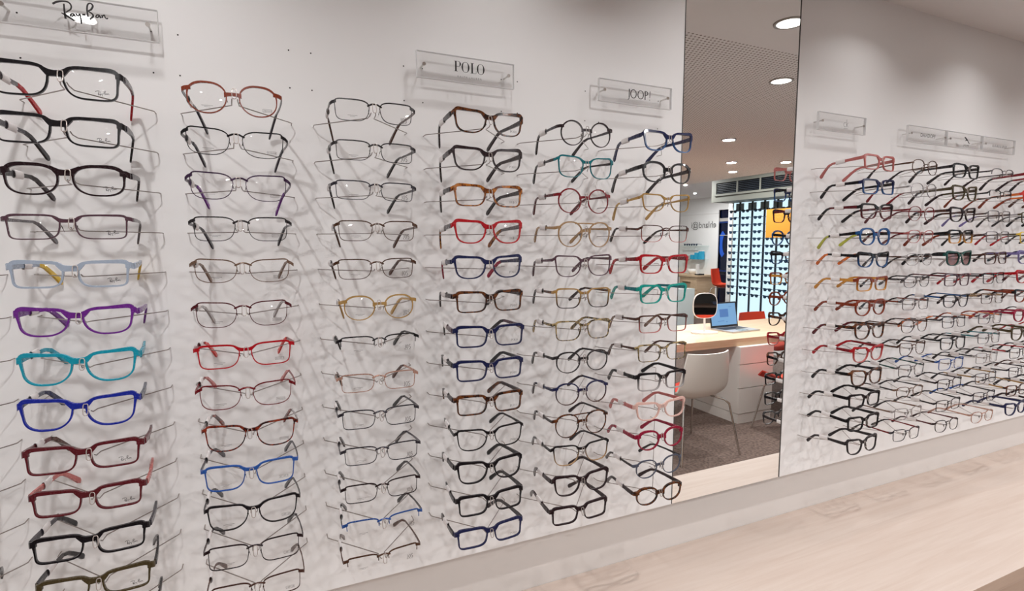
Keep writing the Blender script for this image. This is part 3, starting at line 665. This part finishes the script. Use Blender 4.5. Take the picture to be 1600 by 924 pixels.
acrylic(2.6310, 0.203, 'clear acrylic sign with a small blurred grey word, rightmost of three', [('small_lettering', mb.mesh('small_lettering', M_GREYP), 0.0, -0.003)])

# ------------------------------------------------------------------ the shop behind the camera (seen in the mirror)
M_WHITE = plain('cabinet_white', 'eeebe6', 0.4)
M_GREYC = plain('cabinet_grey', 'b4b0ab', 0.5)
M_PALE = plain('cabinet_pale', 'ccd6d6', 0.4)
M_SHELL = plain('shell_white', 'f1ece5', 0.35)
M_REDF = plain('red_upholstery', 'd8402f', 0.7, bump=0.2, bscale=500)
M_ORF = plain('orange_upholstery', 'd9472a', 0.75, bump=0.2, bscale=500)
M_DARKFR = plain('frame_dark', '1d2733', 0.4)
M_SILVER = plain('laptop_silver', 'c4c4c6', 0.35, metal=0.7)
M_KEY = plain('key_black', '26262a', 0.5)
M_SOFF = plain('soffit_grey', '6d6e66', 0.6)
M_VENT = plain('vent_dark', '0d0e11', 0.9, spec=0.1)
M_NAVY = plain('window_dark', '0b1330', 0.1, spec=0.6)
M_NAVY2 = plain('window_blue', '16306e', 0.4)
M_BLUE = plain('poster_blue', '2a5fd0', 0.5)
M_ORPOST = plain('poster_orange', 'e39a34', 0.6)
M_BACKLIT = emit('backlit_panel', (0.66, 0.87, 1.0), 0.95)
M_SCREEN = emit('screen_blue', (0.20, 0.42, 0.72), 0.75)
M_SCREEN2 = emit('screen_block', (0.08, 0.22, 0.55), 0.7)
M_CYAN = plain('box_cyan', '2aa7cf', 0.4)
M_SUNG = plain('sunglass_dark', '22384e', 0.3, coat=0.3)
M_SHELFDK = plain('shelf_dark', '1d1613', 0.5)
M_GLASSSH = glassy('shelf_glass', (0.9, 0.96, 0.95), 0.05)

# desk
dk = empty('desk', (4.4, -2.85, 0))
MB().box(-1.25, 1.35, -0.42, 0.42, 0.699, 0.766).build('desk_top', M_WOOD_DESK, dk)
MB().box(-1.24, -1.18, -0.40, 0.40, 0.0, 0.699).build('side_panel', M_WHITE, dk)
tag(dk, 'long pale wood consultation desk seen in the mirror', 'desk')
pd = empty('drawer_pedestal', (4.31, -2.74, 0))
MB().box(-0.205, 0.205, -0.345, 0.34, 0.09, 0.698).build('body', M_WHITE, pd)
MB().box(-0.205, 0.205, -0.345, 0.355, 0.0, 0.085).build('plinth', M_WHITE, pd)
for z0, z1 in ((0.092, 0.318), (0.326, 0.535), (0.543, 0.697)):
    MB().box(-0.207, 0.207, 0.34, 0.36, z0, z1).build('drawer_front', M_WHITE, pd)
tag(pd, 'white drawer pedestal under the desk', 'cabinet')

def shell_chair(loc, rz, outer, inner, label, seat=0.45, legs='four', sc=1.0):
    e = empty('shell_chair', loc, rz); n = 12
    prof = [(-0.24, 0.425), (-0.22, 0.452), (-0.12, 0.447), (0.02, 0.437), (0.12, 0.442), (0.185, 0.475), (0.215, 0.54), (0.232, 0.64), (0.246, 0.73), (0.252, 0.805)]
    wid = [0.200, 0.215, 0.228, 0.235, 0.238, 0.240, 0.238, 0.226, 0.212, 0.196]
    dz = seat - 0.45
    def ring(off):
        out = []
        for i, ((y, z), w) in enumerate(zip(prof, wid)):
            a = Vector(prof[min(i + 1, len(prof) - 1)]) - Vector(prof[max(i - 1, 0)]); nn = Vector((-a.y, a.x)).normalized()   # towards the sitter
            row = []
            for k in range(n + 1):
                u = -1 + 2 * k / n; cup = 0.055 * abs(u) ** 2.6
                row.append((u * w * sc, (y + nn.x * (off + cup)) * sc, (z + nn.y * (off + cup) + (0.0)) * sc + dz))
            out.append(row)
        return out
    A = ring(0.0); B = ring(0.012)
    mb = MB(); mb.loft(A, closed_ring=False, caps=False)
    edge = [A[0], B[0]]; mb.loft(edge, closed_ring=False, caps=False, smooth=False); mb.loft([A[-1], B[-1]], closed_ring=False, caps=False, smooth=False)
    for k in (0, n): mb.loft([[r[k] for r in A], [r[k] for r in B]], closed_ring=False, caps=False, smooth=False)
    mb.build('outer_shell', outer, e)
    MB().loft(B, closed_ring=False, caps=False).build('inner_upholstery', inner, e)
    zt = 0.43 * sc + dz
    for sx in (-1, 1):
        for sy in (-1, 1):
            MB().tube([(sx * 0.15, sy * 0.12, zt + 0.005), (sx * 0.2, sy * 0.17, zt - 0.01), (sx * 0.225, sy * 0.195, zt - 0.04), (sx * 0.285, sy * 0.26, 0.0)], 0.008, 8).build('leg', M_CHROME, e)
        MB().tube([(sx * 0.15, -0.12, zt + 0.004), (sx * 0.15, 0.12, zt + 0.004)], 0.007, 6).build('seat_rail', M_CHROME, e)
    return tag(e, label, 'chair')
shell_chair((3.275, -2.115, 0), 0.0, M_SHELL, M_REDF, 'off-white shell chair with red inside, its back to the mirror')
shell_chair((5.52, -3.33, 0), math.pi, M_REDF, M_ORF, 'orange-red chair on the far side of the desk')
shell_chair((4.40, -1.98, 0), 0.05, M_REDF, M_ORF, 'orange-red chair partly hidden by the reflected eyeglasses')
shell_chair((8.75, -7.08, 0), math.pi * 0.86, M_ORF, M_ORF, 'bright orange high chair before the dark shop window', seat=0.76)

# table mirror on the desk
tm = empty('table_mirror', (4.086, -2.80, 0.766), R(16))
MB().loft([[(0.13 * math.cos(2 * math.pi * k / 32), 0.085 * math.sin(2 * math.pi * k / 32), z) for k in range(32)] for z in (0.0, 0.012)]).build('base', M_WHITE, tm)
MB().tube([(0, 0, 0.01), (0, -0.01, 0.16)], 0.010, 10).build('stem', M_WHITE, tm)
def squircle(r, n=40, e=3.0): return [(r * math.copysign(abs(math.cos(a)) ** (2 / e), math.cos(a)), r * math.copysign(abs(math.sin(a)) ** (2 / e), math.sin(a))) for a in [2 * math.pi * k / n for k in range(n)]]
O_, I_ = squircle(0.122), squircle(0.116)
mb = MB(); mb.loft([[(p[0], 0.0, p[1] + 0.26) for p in I_], [(p[0], 0.0, p[1] + 0.26) for p in O_], [(p[0], -0.014, p[1] + 0.26) for p in O_], [(p[0] * 0.2, -0.018, p[1] * 0.2 + 0.26) for p in O_]], caps=True, smooth=False)
mb.build('mirror_rim', M_WHITE, tm)
mb = MB(); mb.add([(p[0], -0.0005 + 0.001, p[1] + 0.26) for p in I_], [tuple(range(40))]); mb.build('mirror_glass', M_MIRROR, tm)
tag(tm, 'white table mirror with rounded square head on the desk', 'mirror')

# laptop
lp = empty('laptop', (4.485, -2.80, 0.766), R(-3))
b_ = MB().box(-0.19, 0.19, -0.13, 0.13, 0.0, 0.014).build('base', M_SILVER, lp)
MB().box(-0.16, 0.16, -0.10, 0.02, 0.014, 0.0155).build('keyboard', M_KEY, b_)
MB().box(-0.055, 0.055, 0.04, 0.12, 0.014, 0.0145).build('touchpad', M_CHROME, b_)
ld_ = MB().box(-0.19, 0.19, -0.006, 0.0, 0.0, 0.25).build('lid', M_KEY, lp, (0, -0.128, 0.014), (R(10), 0, 0))
sc_ = MB().box(-0.176, 0.176, 0.0, 0.0012, 0.02, 0.236).build('screen', M_SCREEN, ld_)
MB().box(-0.055, 0.065, 0.0012, 0.002, 0.10, 0.18).build('screen_window', M_SCREEN2, ld_)
MB().box(0.03, 0.042, 0.0012, 0.002, 0.048, 0.056).box(-0.09, 0.0, 0.0012, 0.002, 0.06, 0.064).box(0.08, 0.12, 0.0012, 0.002, 0.2, 0.204).build('screen_icons', M_SCREEN2, ld_)
tag(lp, 'open silver laptop with blue screen on the desk', 'laptop')

# backlit sunglass display
bp_ = empty('backlit_display', (6.95, -4.2, 0.25))
MB().box(0.0, 0.05, -1.0, 1.0, 0.0, 2.03).build('light_panel', M_BACKLIT, bp_)
MB().box(-0.01, 0.05, -1.02, -1.0, 0.0, 2.03).build('frame_edge', M_GREYC, bp_)
MB().box(-0.01, 0.05, 1.0, 1.02, 0.0, 2.03).build('frame_edge', M_GREYC, bp_)
tag(bp_, 'tall glowing white display panel behind rows of sunglasses', 'display')
sg = MB()
for s_ in (-1, 1):
    pts = [(p.x * 0.95, p.y * 1.05) for p in outline('W', 0.056, 0.042)][::2]
    sg.loft([[(s_ * (0.037 + a), -0.002, b) for a, b in pts], [(s_ * (0.037 + a), 0.002, b) for a, b in pts]], smooth=False)
    sg.add([(s_ * 0.069, 0, 0.014), (s_ * 0.069, 0, 0.006), (s_ * 0.064, 0.13, 0.004), (s_ * 0.064, 0.13, 0.012)], [(0, 1, 2, 3)])
    sg.box(s_ * 0.062 - 0.008, s_ * 0.062 + 0.008, -0.003, 0.003, 0.006, 0.02)
sg.box(-0.012, 0.012, -0.003, 0.003, 0.004, 0.014)
ME_SUN = sg.mesh('sunglasses', M_SUNG)
RODY = [-5.06, -4.83, -4.61, -4.39, -4.15, -3.92, -3.69]
RODW = ['first', 'second', 'third', 'fourth', 'fifth', 'sixth', 'seventh']
for j, y in enumerate(RODY):
    e = empty('display_rod', (6.93, y, 0.25))
    MB().tube([(0, 0, 0.0), (0, 0, 2.0)], 0.015, 8).build('pole', M_DARKFR, e)
    MB().box(-0.006, -0.002, -0.075, 0.075, 1.86, 1.98).build('name_plate', plain('plate_grey', '8fa3a8', 0.4), e)
    tag(e, f'dark vertical rod of the backlit display, {RODW[j]} from the dark window side', 'display rod', 'rods of the backlit display')
    for i in range(13):
        o = link('sunglasses', ME_SUN, None, (6.79, y, 2.10 - 0.1035 * i), (0, 0, R(-90)))
        tag(o, f'dark sunglasses on the backlit display, {ROWW[i]} row of the {RODW[j]} rod', 'sunglasses', 'sunglasses on the backlit display')
pz = empty('poster', (6.60, -4.10, 1.70))
MB().box(0.0, 0.006, -0.20, 0.20, 0.0, 0.385).build('sheet', M_ORPOST, pz)
for y in (-0.17, 0.17): MB().tube([(0.003, y, 0.38), (0.003, y, 0.95)], 0.0015, 5).build('hanging_cord', M_STEEL, pz)
tag(pz, 'plain orange poster hanging before the backlit sunglasses', 'poster')
# soffit with air grille
sf = struct('trim_1', MB().box(6.55, 7.0, -5.27, -2.6, 2.245, H2), M_SOFF)
vg = empty('air_grille', (6.55, -4.2, 2.36))
MB().box(-0.004, 0.0, -0.96, 1.2, 0.0, 0.16).build('grille_backing', M_VENT, vg)
fr_ = MB(); fr_.box(-0.02, 0, -1.0, 1.24, -0.03, 0.0).box(-0.02, 0, -1.0, 1.24, 0.16, 0.19).box(-0.02, 0, -1.0, -0.96, 0, 0.16).box(-0.02, 0, 1.2, 1.24, 0, 0.16)
fr_.build('grille_frame', M_SOFF, vg)
for y in (-0.58, -0.18, 0.4): MB().box(-0.016, 0, y, y + 0.025, 0, 0.16).build('divider', M_SOFF, vg)
for i in range(6): MB().box(-0.014, -0.004, -0.96, 1.2, 0.012 + i * 0.025, 0.018 + i * 0.025).build('slat', M_DARKFR, vg)
tag(vg, 'dark slotted air grille in the grey soffit', 'air grille')

# far wall with lettering, shelves, sideboard
lt = link('wall_lettering', font_mesh('wall_lettering', 'ehland@i', 0.20, plain('letters_grey', '5d5b5b', 0.4)), None, (9.322, -8.30, 2.045), (0, 0, R(-90)))
tag(lt, 'grey lettering mounted on the far white wall', 'lettering')
struct('trim_2', MB().box(9.315, 9.33, -10.2, -7.86, 2.29, 2.31), M_WALL)
for z, w in ((1.575, 'upper'), (1.27, 'lower')):
    o = MB().box(9.13, 9.328, -8.98, -8.1, z, z + 0.008).build('glass_shelf', M_GLASSSH)
    tag(o, f'{w} clear glass shelf on the far white wall', 'shelf')
for i in range(3):
    o = link('sunglasses', ME_SUN, None, (9.2, -8.70 + i * 0.15, 1.606), (0, 0, R(-90)))
    tag(o, f'black sunglasses on the upper glass shelf, {ORD[i]} from the left corner', 'sunglasses', 'sunglasses on the glass shelf')
for i, (y, h, m, w) in enumerate(((-8.66, 0.10, M_GREYC, 'grey'), (-8.48, 0.12, M_CYAN, 'pale cyan'), (-8.35, 0.17, M_CYAN, 'tall cyan'), (-8.22, 0.20, M_CYAN, 'tallest cyan'))):
    e = empty('carton', (9.22, y, 1.278)); MB().box(-0.04, 0.04, -0.05, 0.05, 0, h).build('box_body', m, e); MB().box(-0.041, 0.041, -0.051, 0.051, h - 0.02, h).build('box_lid', M_WHITE, e)
    tag(e, f'{w} small carton on the lower glass shelf', 'box', 'cartons on the glass shelf')
sb = empty('sideboard', (9.05, -8.42, 0))
MB().box(-0.28, 0.27, -1.5, 0.55, 0.90, 0.94).build('top', M_WOOD_DESK, sb)
MB().box(-0.24, 0.27, -1.48, 0.53, 0.0, 0.90).build('body', M_WOOD_DESK, sb)
for i in range(3):
    f_ = MB().box(-0.262, -0.24, -0.05, 0.53, 0.05 + i * 0.285, 0.325 + i * 0.285).build('drawer_front', M_WOOD_DESK, sb)
    MB().box(-0.29, -0.262, 0.12, 0.36, 0.21 + i * 0.285, 0.225 + i * 0.285).build('handle', M_CHROME, f_)
tag(sb, 'pale wood sideboard with drawers against the far wall', 'sideboard')
bw = empty('bowl', (9.05, -8.3, 0.94)); MB().lathe([(0.05, 0.0), (0.10, 0.05), (0.12, 0.12), (0.112, 0.12), (0.09, 0.05), (0.01, 0.01)], 20).build('bowl_body', M_WHITE, bw); MB().lathe([(0.0515, -0.0), (0.0515, 0.006)], 16).build('foot_ring', M_WHITE, bw)
tag(bw, 'white bowl on the pale wood sideboard', 'bowl')
ph = empty('desk_phone', (8.95, -7.98, 0.94)); MB().box(-0.08, 0.08, -0.06, 0.06, 0, 0.03).build('phone_base', M_KEY, ph); MB().box(-0.09, -0.03, -0.02, 0.02, 0.03, 0.24).build('handset', M_WHITE, ph)
tag(ph, 'small cordless phone at the end of the sideboard', 'phone')
gc = empty('grey_cabinet', (8.35, -8.75, 0)); MB().box(-0.25, 0.25, -0.7, 0.55, 0.06, 0.90).build('body', M_GREYC, gc); MB().box(-0.24, 0.24, -0.68, 0.53, 0, 0.06).build('plinth', M_EDGE, gc)
MB().box(-0.27, -0.25, -0.05, 0.545, 0.07, 0.89).build('door', M_GREYC, gc)
tag(gc, 'low grey cabinet in front of the wood sideboard', 'cabinet')
pc = empty('pale_cabinet', (7.75, -7.55, 0)); MB().box(-0.25, 0.25, -0.5, 0.45, 0.0, 0.74).build('body', M_PALE, pc)
for z0, z1 in ((0.02, 0.28), (0.29, 0.55), (0.56, 0.735)): MB().box(-0.27, -0.25, -0.49, 0.44, z0, z1).build('drawer_front', M_PALE, pc)
tag(pc, 'pale blue-white drawer cabinet behind the desk', 'cabinet')
# dark shop window next to the lettering
sw = empty('shop_window', (9.36, -7.25, 0))
MB().box(0.03, 0.06, -0.61, 0.65, 0.0, 2.36).build('dark_pane', M_NAVY, sw)
MB().box(0.0, 0.03, -0.61, 0.65, 2.11, 2.18).build('rail', M_GREYC, sw)
MB().box(0.0, 0.03, -0.61, 0.65, 2.07, 2.11).build('rail', M_NAVY2, sw)
MB().box(0.01, 0.03, -0.61, 0.65, 1.80, 1.815).build('transom', M_GREYC, sw)
MB().box(0.0, 0.03, -0.61, 0.65, 1.02, 1.05).build('display_shelf', M_NAVY2, sw)
mb = MB(); pts = [(math.cos(a) * 0.10, math.sin(a) * 0.25) for a in [R(-80 + 20 * k) for k in range(9)]]
ribbon(mb, [(p[0] - 0.02, p[1]) for p in pts], 0.10); o = mb.build('blue_poster', M_BLUE, sw, (0.025, -0.50, 1.62), (0, 0, R(-90)))
MB().box(-0.01, 0.06, -0.64, -0.61, 0.0, 2.36).build('window_post', M_GREYC, sw)
tag(sw, 'dark blue shop window beside the lettered wall', 'window')
# dark shelving further along the eyeglass wall, reflected in the table mirror
ds = empty('dark_shelving', (4.72, -0.12, 0))
MB().box(-0.95, 0.95, 0.13, 0.16, 0, 2.2).build('back_board', M_SHELFDK, ds)
for x in (-0.95, 0.92): MB().box(x, x + 0.03, -0.2, 0.13, 0, 2.2).build('side_board', M_SHELFDK, ds)
for i in range(7): MB().box(-0.92, 0.92, -0.2, 0.13, 0.05 + i * 0.34, 0.075 + i * 0.34).build('shelf_board', plain('shelf_brown', '4a382e', 0.5), ds)
tag(ds, 'tall dark shelving unit reflected in the table mirror', 'shelving')
for i in range(2, 6):
    for j in range(4):
        o = link('sunglasses', ME_SUN, None, (4.02 + j * 0.4 + 0.06 * (i % 2), -0.2, 0.05 + i * 0.34 + 0.052), (0, 0, 0))
        tag(o, f'dark sunglasses in the dark shelving, {ORD[i]} shelf up, {ORD[j]} along', 'sunglasses', 'sunglasses in the dark shelving')
